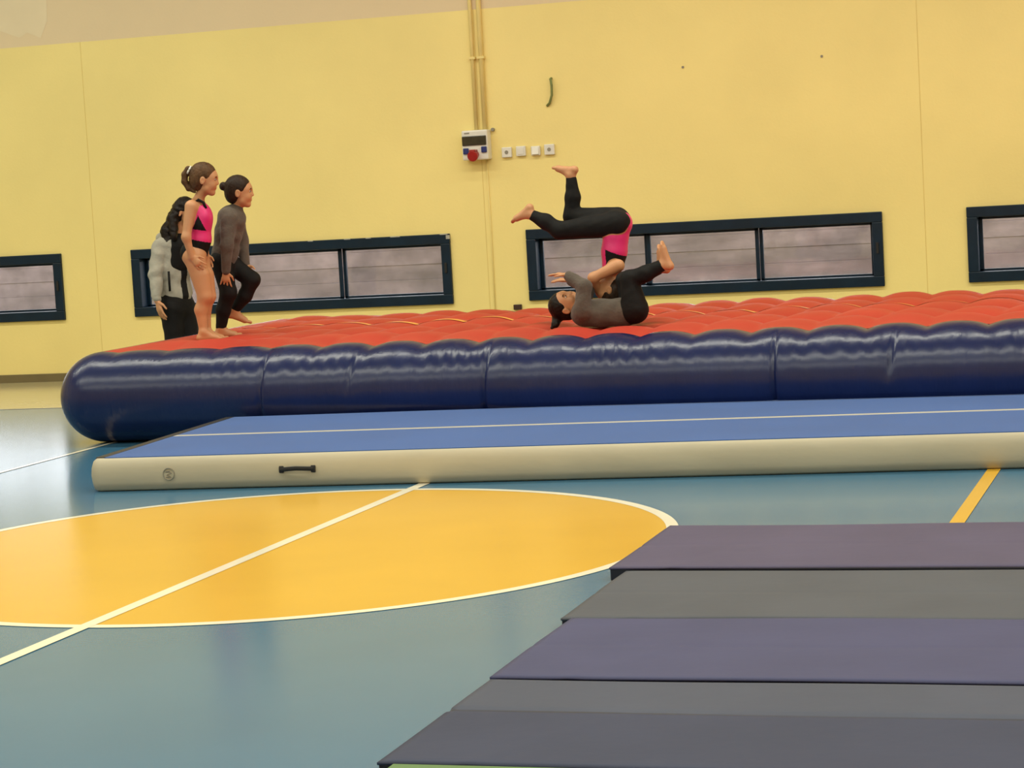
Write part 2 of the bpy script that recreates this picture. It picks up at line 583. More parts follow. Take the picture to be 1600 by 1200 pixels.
# ------------------------------------------------------------------ mats in the foreground
MATS = [
    # x0, y0, y1, top, skew, colour, label
    (-2.275, 8.262, 9.285, .056, .004, (84, 78, 104), 'dusty purple gym mat lying farthest from the camera'),
    (-2.203, 7.335, 8.250, .046, .0, (80, 83, 92), 'olive grey gym mat between the purple mat and the violet mat'),
    (-2.160, 6.405, 7.322, .050, .0, (70, 72, 106), 'violet blue gym mat between the two grey mats'),
    (-2.152, 5.412, 6.392, .046, -.004, (72, 77, 94), 'slate grey gym mat with a fold, overlapping the green mat'),
]
M_matside = mat('mat_side_vinyl', (22, 24, 40), 0.5, 0.2, 12)
for (x0, y0, y1, zt, sk, c, lb) in MATS:
    r = empty('gym_mat', (x0 + 1, (y0 + y1) / 2, 0))
    tag(r, lb, 'gym mat', 'folding gym mats in the foreground')
    cm = mat('mat_vinyl', c, 0.55, 0.07, 2.2, 0.14, 9, spec=0.2)
    x1 = x0 + 2.45
    body = MB().box(x0 + .003, x1 - .003, y0 + .003, y1 - .003, 0.001, zt - .006).build('foam_body', M_matside, bevel=.004)
    # cover: gently wavy sheet
    nxm, nym = 90, 40
    v, f = [], []
    for i in range(nxm + 1):
        for j in range(nym + 1):
            a, b = i / nxm, j / nym
            x = x0 + (x1 - x0) * a
            y = y0 + (y1 - y0) * b + sk * math.sin(a * 3)
            ed = min(a * (x1 - x0), (1 - a) * (x1 - x0), b * (y1 - y0), (1 - b) * (y1 - y0))
            z = zt + .0022 * math.sin(x * 4.1 + y0) * math.sin(y * 5.3) - (.004 if ed < .002 else 0)
            if 'fold' in lb:
                z -= .009 * math.exp(-((y - 6.0 - .004 * math.sin(x * 3)) / .014) ** 2)
            else:
                z -= .002 * math.exp(-((y - (y0 + y1) / 2) / .02) ** 2)
            z += .0016 * math.exp(-((a * 2.45 - .25 - .5 * b) / .03) ** 2) * (1 - b)
            v.append((x, y, z))
    for i in range(nxm):
        for j in range(nym):
            q = i * (nym + 1) + j
            f.append((q, q + nym + 1, q + nym + 2, q + 1))
    if 'fold' in lb:           # two panels of slightly different vinyl either side of the fold
        cm2 = mat('mat_vinyl_panel', (54, 60, 84), 0.55, 0.07, 2.2, 0.14, 9, spec=0.2)
        cover = mesh_obj('cover', v, f, None, None, True, [cm, cm2], [1 if (k % nym) / nym < .60 else 0 for k in range(len(f))])
    else:
        cover = mesh_obj('cover', v, f, cm, None, True)
    so = cover.modifiers.new('thick', 'SOLIDIFY')
    so.thickness = .007
    so.offset = -1
    adopt(r, body, cover)
gm = empty('gym_mat', (-1.0, 5.0, 0))
tag(gm, 'green gym mat just showing at the bottom edge of the photo', 'gym mat', 'folding gym mats in the foreground')
M_gmat = mat('green_mat_vinyl', (84, 122, 66), 0.42, 0.08, 3, 0.1, 9)
adopt(gm, MB().box(-2.098, .34, 4.42, 5.398, .001, .036).build('foam_body', M_matside, bevel=.004),
      MB().box(-2.103, .345, 4.415, 5.402, .036, .043).build('cover', M_gmat, bevel=.003))

# ------------------------------------------------------------------ fittings on the wall
FX = WY
eb = empty('socket_box', (-6.055, FX, 1.80))
tag(eb, 'white electrical socket box with red plug socket on the yellow wall', 'socket box')
c0 = MB().box(-6.172, -5.938, FX - .11, FX, 1.80, 2.055).build('casing', M_white, bevel=.012)
c1 = MB().box(-6.166, -5.948, FX - .122, FX - .11, 1.925, 2.006).build('breaker_cover', M_smoke, bevel=.006)
sk1 = MB().box(-6.160, -6.110, FX - .125, FX - .11, 1.852, 1.905).build('blue_socket', M_sblue, bevel=.006)
sk2 = MB().box(-5.996, -5.946, FX - .125, FX - .11, 1.860, 1.912).build('blue_socket', M_sblue, bevel=.006)
rs = MB()
rs.tube([(-6.058, FX - .105, 1.848), (-6.058, FX - .16, 1.836)], .038, 16)
rs.tube([(-6.058, FX - .16, 1.836), (-6.058, FX - .185, 1.831)], .046, 16)
rs = rs.build('red_socket', M_sred, bevel=.004)
lidh = MB().box(-6.085, -6.031, FX - .19, FX - .112, 1.872, 1.889).build('socket_lid', M_sred, bevel=.004)
mk = MB().box(-6.145, -6.098, FX - .1115, FX - .1095, 2.025, 2.036).build('name_plate', M_grey)
adopt(eb, c0, c1, sk1, sk2, rs, lidh, mk)

for x, r, lb in ((-6.062, .017, 'left of the two yellow painted conduits above the socket box'), (-5.982, .021, 'right of the two yellow painted conduits above the socket box')):
    z1 = 6.9
    cd = empty('conduit', (x, FX, 2.055))
    tag(cd, lb, 'pipe', 'conduits above the socket box')
    pp = MB().tube([(x, FX - r, 2.05), (x + .004, FX - r, 3.5), (x + .008, FX - r, z1)], r, 12).build('pipe', M_conduit, smooth=True)
    adopt(cd, pp)
    for z in (2.66, 3.4, 4.4, 5.4):
        adopt(cd, MB().box(x - r - .012, x + r + .012, FX - 2 * r - .003, FX, z, z + .022).build('clip', M_conduit, bevel=.003))
cb = MB().tube([(-5.99, FX - .006, 1.80), (-5.985, FX - .006, 1.2), (-5.99, FX - .006, 0.08)], .006, 8).build('wall_cable', M_conduit, smooth=True)
tag(cb, 'thin yellow painted cable running down below the socket box', 'cable')
kb = MB().tube([(-5.915, FX, 2.052), (-5.915, FX - .03, 2.052)], .016, 10).build('wall_plug', M_grey, bevel=.003)
tag(kb, 'small round plug at the top right of the socket box', 'wall plug')

SW = [(793, 238, .088, 'socket', 'leftmost white wall socket beside the socket box'),
      (815, 236, .085, 'blank', 'plain white switch plate second from the socket box'),
      (838, 235.5, .080, 'rocker', 'shiny white rocker switch third from the socket box'),
      (859.5, 233.5, .090, 'socket', 'rightmost white wall socket of the row of four')]
for px, py, s, kd, lb in SW:
    c = W(px, py, FX)
    x, z = c[0], c[2]
    r = empty('wall_socket' if kd == 'socket' else 'wall_switch', (x, FX, z))
    tag(r, lb, 'socket' if kd == 'socket' else 'switch', 'sockets and switches in a row')
    pl = MB().box(x - s / 2, x + s / 2, FX - .03, FX, z - s / 2, z + s / 2).build('plate', M_white, bevel=.006)
    parts = [pl]
    if kd == 'socket':
        parts.append(MB().tube([(x, FX - .031, z), (x, FX - .033, z)], .016, 16).build('socket_well', M_grey))
    elif kd == 'rocker':
        v = [(x - .03, FX - .03, z - .032), (x + .03, FX - .03, z - .032), (x + .03, FX - .03, z + .032), (x - .03, FX - .03, z + .032),
             (x - .028, FX - .048, z - .03), (x + .028, FX - .048, z - .03), (x + .028, FX - .034, z + .03), (x - .028, FX - .034, z + .03)]
        parts.append(mesh_obj('rocker', v, [(3, 2, 1, 0), (4, 5, 6, 7), (0, 1, 5, 4), (1, 2, 6, 5), (2, 3, 7, 6), (3, 0, 4, 7)],
                              mat('gloss_white_plastic', (240, 238, 228), .08, .02)))
    else:
        parts.append(MB().box(x - .028, x + .028, FX - .034, FX - .03, z - .028, z + .028).build('rocker', M_white, bevel=.002))
    adopt(r, *parts)

gc = MB().tube([(-5.372, FX, 2.452), (-5.370, FX - .03, 2.448), (-5.362, FX - .035, 2.39), (-5.366, FX - .03, 2.31), (-5.392, FX - .02, 2.245), (-5.42, FX - .008, 2.222)], .011, 8).build('cable_end', M_green, smooth=True)
tag(gc, 'short curved green cable end sticking out of the yellow wall', 'cable')
db = MB().box(-5.815, -5.745, FX - .03, FX, .495, .54).build('wall_box', M_brownbox, bevel=.004)
tag(db, 'small dark brown box low on the wall behind the red track', 'wall box')
for px, py, lb in ((1067, 105, 'dark screw hole high on the wall right of the green cable'), (1284, 88, 'dark screw hole high on the wall farthest right')):
    c = W(px, py, FX)
    s = MB().tube([(c[0], FX, c[2]), (c[0], FX - .006, c[2])], .011, 8).build('wall_anchor', M_grey)
    tag(s, lb, 'wall anchor', 'wall anchors')

# ------------------------------------------------------------------ people
# each body is one continuous surface: smoothly blended tapered limbs, meshed from a distance field
def unit(v):
    v = np.asarray(v, float)
    return v / (np.linalg.norm(v) + 1e-12)


def cap(a, b, ra, rb, k=.02, flat=None):
    """tapered capsule; flat = (axis, factor) widens it along that axis"""
    return ('c', np.asarray(a, float), np.asarray(b, float), ra, rb, k, flat)


def ell(c, rad, axes, k=.02, sub=False):
    return ('s' if sub else 'e', np.asarray(c, float), np.asarray(rad, float), np.asarray(axes, float), k)


def grow(prims, g, k=None):
    out = []
    for p in prims:
        if p[0] == 'c':
            out.append(('c', p[1], p[2], p[3] + g, p[4] + g, k or p[5], p[6]))
        elif p[0] == 'e':
            out.append(('e', p[1], p[2] + g, p[3], k or p[4]))
    return out


def field(prims, vox, cuts=(), wob=0.0, wobs=40.0):
    lo, hi = np.full(3, 1e9), np.full(3, -1e9)
    for p in prims:
        if p[0] == 'c':
            g = max(p[3], p[4]) * (max(1, p[6][1]) if p[6] else 1)
            lo = np.minimum(lo, np.minimum(p[1], p[2]) - g)
            hi = np.maximum(hi, np.maximum(p[1], p[2]) + g)
        elif p[0] == 'e':
            lo = np.minimum(lo, p[1] - p[2].max())
            hi = np.maximum(hi, p[1] + p[2].max())
    lo = lo - 4 * vox
    n = np.ceil((hi - lo) / vox).astype(int) + 5
    D = np.full(n, 1.0, np.float32)
    ax = [(lo[i] + vox * np.arange(n[i])).astype(np.float32) for i in range(3)]
    for p in prims:
        if p[0] == 'c':
            k = p[5]
            g = max(p[3], p[4]) * (max(1, p[6][1]) if p[6] else 1) + k + 4 * vox
            a, b = np.minimum(p[1], p[2]) - g, np.maximum(p[1], p[2]) + g
        else:
            k = p[4]
            g = p[2].max() + k + 4 * vox
            a, b = p[1] - g, p[1] + g
        i0 = np.clip(np.floor((a - lo) / vox).astype(int), 0, n)
        i1 = np.clip(np.ceil((b - lo) / vox).astype(int) + 1, 0, n)
        if (i1 <= i0).any():
            continue
        sl = tuple(slice(i0[i], i1[i]) for i in range(3))
        X = ax[0][sl[0]][:, None, None]
        Y = ax[1][sl[1]][None, :, None]
        Z = ax[2][sl[2]][None, None, :]
        if p[0] == 'c':
            ab = p[2] - p[1]
            L2 = float(ab @ ab) + 1e-12
            dx, dy, dz = X - p[1][0], Y - p[1][1], Z - p[1][2]
            t = np.clip((dx * ab[0] + dy * ab[1] + dz * ab[2]) / L2, 0, 1)
            dx, dy, dz = dx - t * ab[0], dy - t * ab[1], dz - t * ab[2]
            if p[6]:
                w, f = p[6]
                cc = (dx * w[0] + dy * w[1] + dz * w[2]) * (1 / f - 1)
                dx, dy, dz = dx + cc * w[0], dy + cc * w[1], dz + cc * w[2]
            d = np.sqrt(dx * dx + dy * dy + dz * dz) - (p[3] + (p[4] - p[3]) * t)
        else:
            A = p[3]
            dx, dy, dz = X - p[1][0], Y - p[1][1], Z - p[1][2]
            q = [(dx * A[i][0] + dy * A[i][1] + dz * A[i][2]) / p[2][i] for i in range(3)]
            k0 = np.sqrt(q[0] ** 2 + q[1] ** 2 + q[2] ** 2)
            k1 = np.sqrt((q[0] / p[2][0]) ** 2 + (q[1] / p[2][1]) ** 2 + (q[2] / p[2][2]) ** 2) + 1e-9
            d = k0 * (k0 - 1) / k1
        o = D[sl]
        if p[0] == 's':
            h = np.clip(.5 - .5 * (o + d) / k, 0, 1)
            D[sl] = o + (-d - o) * h + k * h * (1 - h)
        elif k > 0:
            h = np.clip(.5 + .5 * (o - d) / k, 0, 1)
            D[sl] = o + (d - o) * h - k * h * (1 - h)
        else:
            D[sl] = np.minimum(o, d)
    if wob or len(cuts):
        X, Y, Z = ax[0][:, None, None], ax[1][None, :, None], ax[2][None, None, :]
        if wob:
            D += wob * np.sin(X * wobs + 2 * np.sin(Z * wobs * .6)) * np.sin(Z * wobs * 1.3 + 1.5 * np.sin(Y * wobs * .7)) * np.cos(Y * wobs * .8)
        for pt, nv in cuts:
            D = np.maximum(D, (X - pt[0]) * nv[0] + (Y - pt[1]) * nv[1] + (Z - pt[2]) * nv[2])
    return D.astype(np.float32), lo


def nets(D, lo, vox):
    """surface nets: quads round every grid edge where the field changes sign"""
    S = D < 0
    nx, ny, nz = D.shape
    cnt = np.zeros((nx - 1, ny - 1, nz - 1), np.uint8)
    for dx in (0, 1):
        for dy in (0, 1):
            for dz in (0, 1):
                cnt += S[dx:nx - 1 + dx, dy:ny - 1 + dy, dz:nz - 1 + dz]
    act = np.argwhere((cnt > 0) & (cnt < 8))
    ids = np.full(cnt.shape, -1, np.int64)
    ids[tuple(act.T)] = np.arange(len(act))
    acc, num = np.zeros((len(act), 3)), np.zeros(len(act))
    cs = [(i, j, k) for i in (0, 1) for j in (0, 1) for k in (0, 1)]
    for c in cs:
        for a in range(3):
            if c[a]:
                continue
            e = list(c)
            e[a] = 1
            v0 = D[act[:, 0] + c[0], act[:, 1] + c[1], act[:, 2] + c[2]]
            v1 = D[act[:, 0] + e[0], act[:, 1] + e[1], act[:, 2] + e[2]]
            mk_ = (v0 < 0) != (v1 < 0)
            t = v0[mk_] / (v0[mk_] - v1[mk_])
            pt = np.tile(np.array(c, float), (mk_.sum(), 1))
            pt[:, a] = t
            acc[mk_] += pt
            num[mk_] += 1
    V = (act + acc / num[:, None]) * vox + lo
    Q = []
    for a in range(3):
        b, c = (a + 1) % 3, (a + 2) % 3
        s0 = [slice(None)] * 3
        s1 = [slice(None)] * 3
        s0[a], s1[a] = slice(0, -1), slice(1, None)
        A, B = S[tuple(s0)], S[tuple(s1)]
        E = np.argwhere(A != B)
        E = E[(E[:, b] > 0) & (E[:, c] > 0) & (E[:, b] < D.shape[b] - 1) & (E[:, c] < D.shape[c] - 1)]
        ub, uc = np.eye(3, dtype=int)[b], np.eye(3, dtype=int)[c]
        q = np.stack([ids[tuple((E - ub - uc).T)], ids[tuple((E - uc).T)], ids[tuple(E.T)], ids[tuple((E - ub).T)]], 1)
        fl = ~A[tuple(E.T)]
        q[fl] = q[fl][:, ::-1]
        Q.append(q)
    Q = np.concatenate(Q)
    Q = Q[(Q >= 0).all(1)]
    # two light smoothing passes
    for _ in range(2):
        s, w = np.zeros_like(V), np.zeros(len(V))
        for i in range(4):
            u, v = Q[:, i], Q[:, (i + 1) % 4]
            for d in range(3):
                s[:, d] += np.bincount(u, V[v, d], len(V)) + np.bincount(v, V[u, d], len(V))
            w += np.bincount(u, minlength=len(V)) + np.bincount(v, minlength=len(V))
        V = V * .5 + .5 * s / np.maximum(w, 1)[:, None]
    return V, Q


def skin_mesh(name, prims, vox, mats, root, cuts=(), fn=None, wob=0.0, wobs=40.0):
    D, lo = field(prims, vox, cuts, wob, wobs)
    V, Q = nets(D, lo, vox)
    idx = None
    if fn is not None:
        idx = fn(V[Q].mean(1)).astype(np.int32)
    o = big_mesh(name, V, Q, mats, idx)
    adopt(root, o)
    return o


def hand(L, w, d, n, t, curl=.4, spread=.12):
    """palm, four unequal bent fingers and a thumb from the side of the palm"""
    d, n = unit(d), unit(n)
    t = unit(np.asarray(t, float) - d * np.dot(t, d))
    n = unit(n - d * np.dot(n, d) - t * np.dot(n, t))
    P = [ell(w + d * .27 * L, (.30 * L, .20 * L, .095 * L), [d, t, n], .008),
         ell(w + d * .40 * L, (.14 * L, .215 * L, .085 * L), [d, t, n], .008)]
    for i, ln in enumerate((.40, .46, .43, .33)):
        o = .165 - .112 * i
        b = w + d * (.46 - .02 * abs(i - 1)) * L + t * o * L
        d1 = unit(d * math.cos(curl) + n * math.sin(curl) + t * (o * spread * 9))
        d2 = unit(d * math.cos(2 * curl) + n * math.sin(2 * curl) + t * (o * spread * 9))
        d3 = unit(d * math.cos(2.7 * curl) + n * math.sin(2.7 * curl) + t * (o * spread * 9))
        m1 = b + d1 * ln * L * .48
        m2 = m1 + d2 * ln * L * .30
        P += [cap(b - d * .08 * L, m1, .054 * L, .048 * L, .004), cap(m1, m2, .048 * L, .043 * L, .003), cap(m2, m2 + d3 * ln * L * .2, .043 * L, .037 * L, .003)]
    b = w + d * .12 * L + t * .13 * L
    m1 = b + unit(d * .62 + t * .72 + n * .25) * .24 * L
    P += [cap(b, m1, .075 * L, .056 * L, .006), cap(m1, m1 + unit(d * .9 + t * .3 + n * .3) * .22 * L, .055 * L, .042 * L, .003)]
    return P


def foot(L, ank, toe, dn, side, pt=0.0):
    """bare foot: heel, instep, ball, five toes"""
    toe, dn = unit(toe), unit(dn)
    toe = unit(toe - dn * np.dot(toe, dn))
    side = unit(np.cross(toe, dn))
    heel = ank - toe * .13 * L + dn * .20 * L
    ball = ank + toe * .50 * L + dn * .23 * L
    P = [cap(ank, heel, .15 * L, .125 * L, .02), cap(heel, ball, .115 * L, .10 * L, .02, (side, 1.35)),
         cap(ank, ball, .13 * L, .085 * L, .02, (side, 1.3))]
    for i, (o, ln, r) in enumerate(((.125, .22, .062), (.055, .22, .048), (0, .20, .046), (-.055, .17, .043), (-.11, .13, .042))):
        b = ball + side * o * L + dn * .02 * L
        P.append(cap(b, b + toe * ln * L, r * L * 1.1, r * L, .004))
    return P


def head(c, f, u, H):
    """head of height H round centre c, face along f, crown along u"""
    f = unit(f)
    u = unit(np.asarray(u, float) - f * np.dot(u, f))
    r = np.cross(f, u)
    A = [f, r, u]

    def p(a, b, z):
        return c + H * (f * a + r * b + u * z)
    P = [ell(p(-.04, 0, .12), (.41 * H, .355 * H, .375 * H), A, .02),
         ell(p(.10, 0, -.16), (.285 * H, .275 * H, .32 * H), A, .03),
         ell(p(.25, 0, .06), (.14 * H, .24 * H, .16 * H), A, .03),
         ell(p(.27, 0, -.41), (.09 * H, .11 * H, .085 * H), A, .02),
         cap(p(.10, .18, -.30), p(.26, .07, -.41), .09 * H, .07 * H, .02), cap(p(.10, -.18, -.30), p(.26, -.07, -.41), .09 * H, .07 * H, .02),
         ell(p(.25, .14, -.17), (.12 * H, .12 * H, .13 * H), A, .02), ell(p(.25, -.14, -.17), (.12 * H, .12 * H, .13 * H), A, .02),
         ell(p(.385, .145, .01), (.07 * H, .075 * H, .055 * H), A, .015, True), ell(p(.385, -.145, .01), (.07 * H, .075 * H, .055 * H), A, .015, True),
         cap(p(.365, 0, .03), p(.428, 0, -.105), .028 * H, .040 * H, .012),
         ell(p(.40, .04, -.125), (.04 * H, .035 * H, .03 * H), A, .008), ell(p(.40, -.04, -.125), (.04 * H, .035 * H, .03 * H), A, .008),
         ell(p(.348, 0, -.235), (.045 * H, .095 * H, .026 * H), A, .010), ell(p(.343, 0, -.28), (.045 * H, .08 * H, .028 * H), A, .010)]
    for s in (-1, 1):
        P += [ell(p(-.04, s * .37, -.06), (.085 * H, .035 * H, .125 * H), A, .010), ell(p(-.02, s * .405, -.06), (.045 * H, .025 * H, .075 * H), A, .006, True)]
    return P, p, A


M_skin = mat('warm_skin', (198, 142, 100), 0.5, 0.05, 9, 0.05, 120)
M_skin.node_tree.nodes['Principled BSDF'].inputs['Subsurface Weight'].default_value = 0.12
M_skin.node_tree.nodes['Principled BSDF'].inputs['Subsurface Radius'].default_value = (.02, .008, .004)
M_hair_b = mat('brown_hair', (84, 58, 36), 0.5, 0.4, 26, 0.7, 60, stretch=(1, 1, .35), detail=6, spec=0.2)
M_hair_d = mat('dark_brown_hair', (46, 31, 22), 0.48, 0.4, 26, 0.7, 60, stretch=(1, 1, .35), detail=6, spec=0.2)
M_hair_k = mat('black_hair', (26, 18, 14), 0.45, 0.4, 26, 0.7, 60, stretch=(1, 1, .35), detail=6, spec=0.2)
M_pink = mat('pink_leotard_fabric', (226, 44, 120), 0.45, 0.07, 14, 0.1, 60)
M_blackf = mat('black_stretch_fabric', (17, 15, 15), 0.75, 0.25, 16, 0.25, 40, spec=.25)
M_sweat = mat('dark_grey_sweatshirt', (92, 82, 74), 0.9, 0.14, 18, 0.5, 45, sheen=.15, spec=.15)
M_hood = mat('light_grey_hoodie', (166, 161, 148), 0.9, 0.12, 12, 0.5, 35, sheen=.15, spec=.15)
M_tie = mat('white_hair_tie', (225, 220, 208), 0.6, 0.05, 30)
M_eyew = mat('eye_white', (225, 220, 212), 0.25, 0.02)
M_eyed = mat('dark_iris', (40, 26, 20), 0.15, 0.1)
M_lip = mat('lip_skin', (176, 92, 82), 0.45, 0.05, 20)
UP = np.array([0, 0, 1.0])


def ball(name, c, rad, axes, material, root):
    v, f = [], []
    n, mrow = 14, 8
    A = np.asarray(axes)
    for i in range(mrow + 1):
        th = math.pi * i / mrow
        for j in range(n):
            ph = 2 * math.pi * j / n
            q = np.array([math.sin(th) * math.cos(ph) * rad[0], math.sin(th) * math.sin(ph) * rad[1], math.cos(th) * rad[2]])
            v.append(c + q @ A)
    for i in range(mrow):
        for j in range(n):
            f.append((i * n + j, (i + 1) * n + j, (i + 1) * n + (j + 1) % n, i * n + (j + 1) % n))
    o = mesh_obj(name, v, f, material, None, True)
    adopt(root, o)
    return o


def face(p, A, H, root, lips=True):
    for s in (-1, 1):
        e = ball('eye', p(.325, s * .145, .012), (.045 * H, .050 * H, .022 * H), A, M_eyew, root)
        i = ball('iris', p(.362, s * .142, .012), (.014 * H, .030 * H, .024 * H), A, M_eyed, root)
        i.parent = e
        i.matrix_parent_inverse = Matrix.Identity(4)
        b = ball('eyebrow', p(.372, s * .15, .095), (.022 * H, .085 * H, .014 * H), A, M_hair_d, root)
    if lips:
        ball('lips', p(.366, 0, -.256), (.030 * H, .080 * H, .024 * H), A, M_lip, root)


def hair_cap(c, f, u, H, p, A, low=-.30):
    """hair drawn back from the face"""
    P = [ell(p(-.055, 0, .13), (.425 * H, .38 * H, .40 * H), A, .01),
         ell(p(-.20, 0, -.10), (.26 * H, .32 * H, .30 * H), A, .03),
         ell(p(.40, 0, -.16), (.34 * H, .55 * H, .44 * H), A, .012, True),
         ell(p(.10, .44, -.20), (.17 * H, .16 * H, .27 * H), A, .01, True), ell(p(.10, -.44, -.20), (.17 * H, .16 * H, .27 * H), A, .01, True)]
    return P


def limb(pts, rads, k=.025):
    return [cap(pts[i], pts[i + 1], rads[i], rads[i + 1], k) for i in range(len(pts) - 1)]


# ---- girl in the pink leotard, standing on the track, hand on her thigh
Y = 14.30
root = empty('person', tuple(W(322, 530, Y)))
tag(root, 'girl with brown ponytail in pink and black leotard standing with bare legs', 'person', 'children on the inflatable track')
f = unit((.93, .36, 0))
rs_ = np.array([f[1], -f[0], 0])
torso = [cap(W(311, 330, Y), W(313, 350, Y), .068, .070, .03, (rs_, 1.35)),
         cap(W(313, 350, Y), W(313, 374, Y), .070, .066, .03, (rs_, 1.22)),
         cap(W(313, 374, Y), W(306, 394, Y), .068, .080, .03, (rs_, 1.2)),
         ell(W(298, 396, Y - .045), (.068, .062, .075), [f, rs_, UP], .03), ell(W(299, 396, Y + .045), (.068, .062, .075), [f, rs_, UP], .03),
         ell(W(321, 338, Y), (.045, .085, .06), [f, rs_, UP], .03)]
sh = [cap(W(300, 322, Y - .085), W(311, 320, Y + .09), .040, .040, .03), cap(W(309, 316, Y), W(315, 300, Y), .040, .034, .03)]
legs = []
for off, dx in ((-.05, -2), (.055, 4)):
    hp_, kn, an = W(306 + dx, 402, Y + off), W(322 + dx, 463, Y + off), W(320 + dx, 519, Y + off)
    legs += [cap(hp_, kn, .076, .047, .03), cap(W(317 + dx, 430, Y + off), kn, .060, .046, .02), cap(kn, W(316 + dx, 484, Y + off), .045, .043, .02), cap(W(316 + dx, 484, Y + off), an, .043, .027, .02)]
    legs += foot(.19, an, f, -UP, rs_)
arm = limb([W(298, 323, Y - .105), W(291, 371, Y - .15), W(300, 402, Y - .125)], [.040, .030, .021])
arm += hand(.135, W(300, 402, Y - .125), unit(W(314, 416, Y - .12) - W(300, 402, Y - .125)), unit((.2, .9, -.5)), unit((.6, 0, .8)), .25)
arm += limb([W(313, 322, Y + .105), W(318, 366, Y + .15), W(322, 398, Y + .12)], [.040, .030, .021])
arm += hand(.135, W(322, 398, Y + .12), (.3, -.1, -1), (-.2, -1, 0), (1, 0, 0), .3)
H = .222
hc = W(319.5, 279.5, Y)
hf = unit((.92, .36, -.14))
hd_, hp, hA = head(hc, hf, UP, H)
skin_mesh('body', torso + sh + legs + arm + hd_, .004, [M_skin], root)


def leo_fn(C):
    a = (C - W(313, 350, Y)) @ f
    z = C[:, 2] - W(313, 350, Y)[2]
    out = np.zeros(len(C))
    out[z < -.118 - .25 * (a + .0)] = 1                     # black briefs
    t0, t1, t2 = (-.005, .062), (.045, -.050), (-.050, -.032)  # black side triangle

    def sg(p1, p2):
        return (a - p2[0]) * (p1[1] - p2[1]) - (p1[0] - p2[0]) * (z - p2[1])
    s1, s2, s3 = sg(t0, t1), sg(t1, t2), sg(t2, t0)
    out[((s1 > 0) == (s2 > 0)) & ((s2 > 0) == (s3 > 0))] = 1
    return out


leo = grow(torso, .005)
skin_mesh('leotard', leo, .0045, [M_pink, M_blackf], root, fn=leo_fn,
          cuts=[(W(315, 321, Y), unit(UP * .9 - f * .42)), (W(306, 411, Y), -UP)])
for off in (-.055, .06):
    q = [W(302, 333, Y + off * 1.5), W(304, 318, Y + off * 1.25), W(310, 313.5, Y + off), W(318, 318, Y + off * .9), W(322, 327, Y + off * .9)]
    st = MB().tube([x + np.array([0, 0, .006]) for x in q], .010, 8).build('strap', M_blackf, None, smooth=True)
    adopt(root, st)
skin_mesh('hair', hair_cap(hc, hf, UP, H, hp, hA) + [cap(hp(-.44, 0, .24), hp(-.53, 0, .26), .07 * H, .09 * H, .01),
          cap(hp(-.53, 0, .26), hp(-.62, 0, .08), .095 * H, .10 * H, .01), cap(hp(-.62, 0, .08), hp(-.61, .02, -.14), .10 * H, .095 * H, .01), cap(hp(-.61, .02, -.14), hp(-.47, .05, -.34), .095 * H, .08 * H, .01), cap(hp(-.47, .05, -.34), hp(-.26, .10, -.44), .08 * H, .04 * H, .01)],
          .004, [M_hair_b], root, wob=.0016, wobs=140)
tie = MB().tube([hp(-.50 + .05 * math.sin(w), .10 * math.cos(w), .22 + .12 * math.sin(w)) + hA[1] * .0 for w in np.linspace(0, 2 * math.pi, 17)], .007, 8).build('hair_tie', M_tie, None, smooth=True)
adopt(root, tie)
face(hp, hA, H, root)

# ---- child in the grey sweatshirt stepping forward, hand on the knee
Y = 14.62
root = empty('person', tuple(W(346, 525, Y)))
tag(root, 'child with hair bun in dark grey sweatshirt leaning forward with one knee raised', 'person', 'children on the inflatable track')
f = unit((.93, .36, 0))
rs_ = np.array([f[1], -f[0], 0])
lean = unit(W(366, 338, Y) - W(350, 400, Y))
lf = unit(np.cross(rs_, lean)) * -1
if lf @ f < 0:
    lf = -lf
torso = [cap(W(361, 342, Y), W(357, 364, Y), .084, .080, .03, (rs_, 1.25)), cap(W(357, 364, Y), W(353, 392, Y), .080, .074, .03, (rs_, 1.2)),
         cap(W(353, 392, Y), W(349, 406, Y), .074, .080, .03, (rs_, 1.2)), ell(W(368, 345, Y), (.055, .09, .06), [f, rs_, UP], .03)]
sh = [cap(W(355, 337, Y - .085), W(366, 335, Y + .09), .042, .042, .03), cap(W(366, 333, Y), W(373, 316, Y), .040, .034, .03)]
an_n, an_f = W(345, 514, Y - .04), W(365.5, 485, Y + .06)
leg_n = limb([W(346, 408, Y - .05), W(357, 457, Y - .06), W(349, 484, Y - .05), an_n], [.072, .050, .044, .029])
leg_f = limb([W(356, 410, Y + .05), W(394, 437, Y + .06), W(383, 462, Y + .06), an_f], [.070, .049, .043, .029])
feet = foot(.19, an_n, f, -UP, rs_) + foot(.19, an_f, unit(f * .9 + np.array([0, 0, -.34])), unit(-UP - f * .38), rs_)
sho, elb, wri = W(357, 341, Y - .11), W(354.5, 382, Y - .15), W(353, 424, Y - .13)
arm_n = limb([sho, elb, wri], [.040, .032, .021])
hnd = hand(.14, wri, unit(W(352.5, 450, Y - .115) - wri), unit((.1, 1, 0)), unit((1, .2, 0)), .16, .24)
sho2, elb2, wri2 = W(369, 340, Y + .11), W(378, 376, Y + .13), W(384, 415, Y + .08)
arm_f = limb([sho2, elb2, wri2], [.040, .032, .021])
hnd2 = hand(.14, wri2, (.5, -.1, -.8), (0, -1, -.3), (1, 0, .5), .3)
H = .222
hc = W(374, 299, Y)
hf = unit((.93, .36, -.06))
hd_, hp, hA = head(hc, hf, unit((.08, 0, 1)), H)
skin_mesh('body', torso + sh + leg_n + leg_f + feet + arm_n + arm_f + hnd + hnd2 + hd_, .004, [M_skin], root)
wn, wf = unit(wri - elb), unit(wri2 - elb2)
sweat = grow(torso, .014) + grow(sh[:1], .012) + [cap(W(366, 333, Y), W(370, 325, Y), .046, .046, .02)]
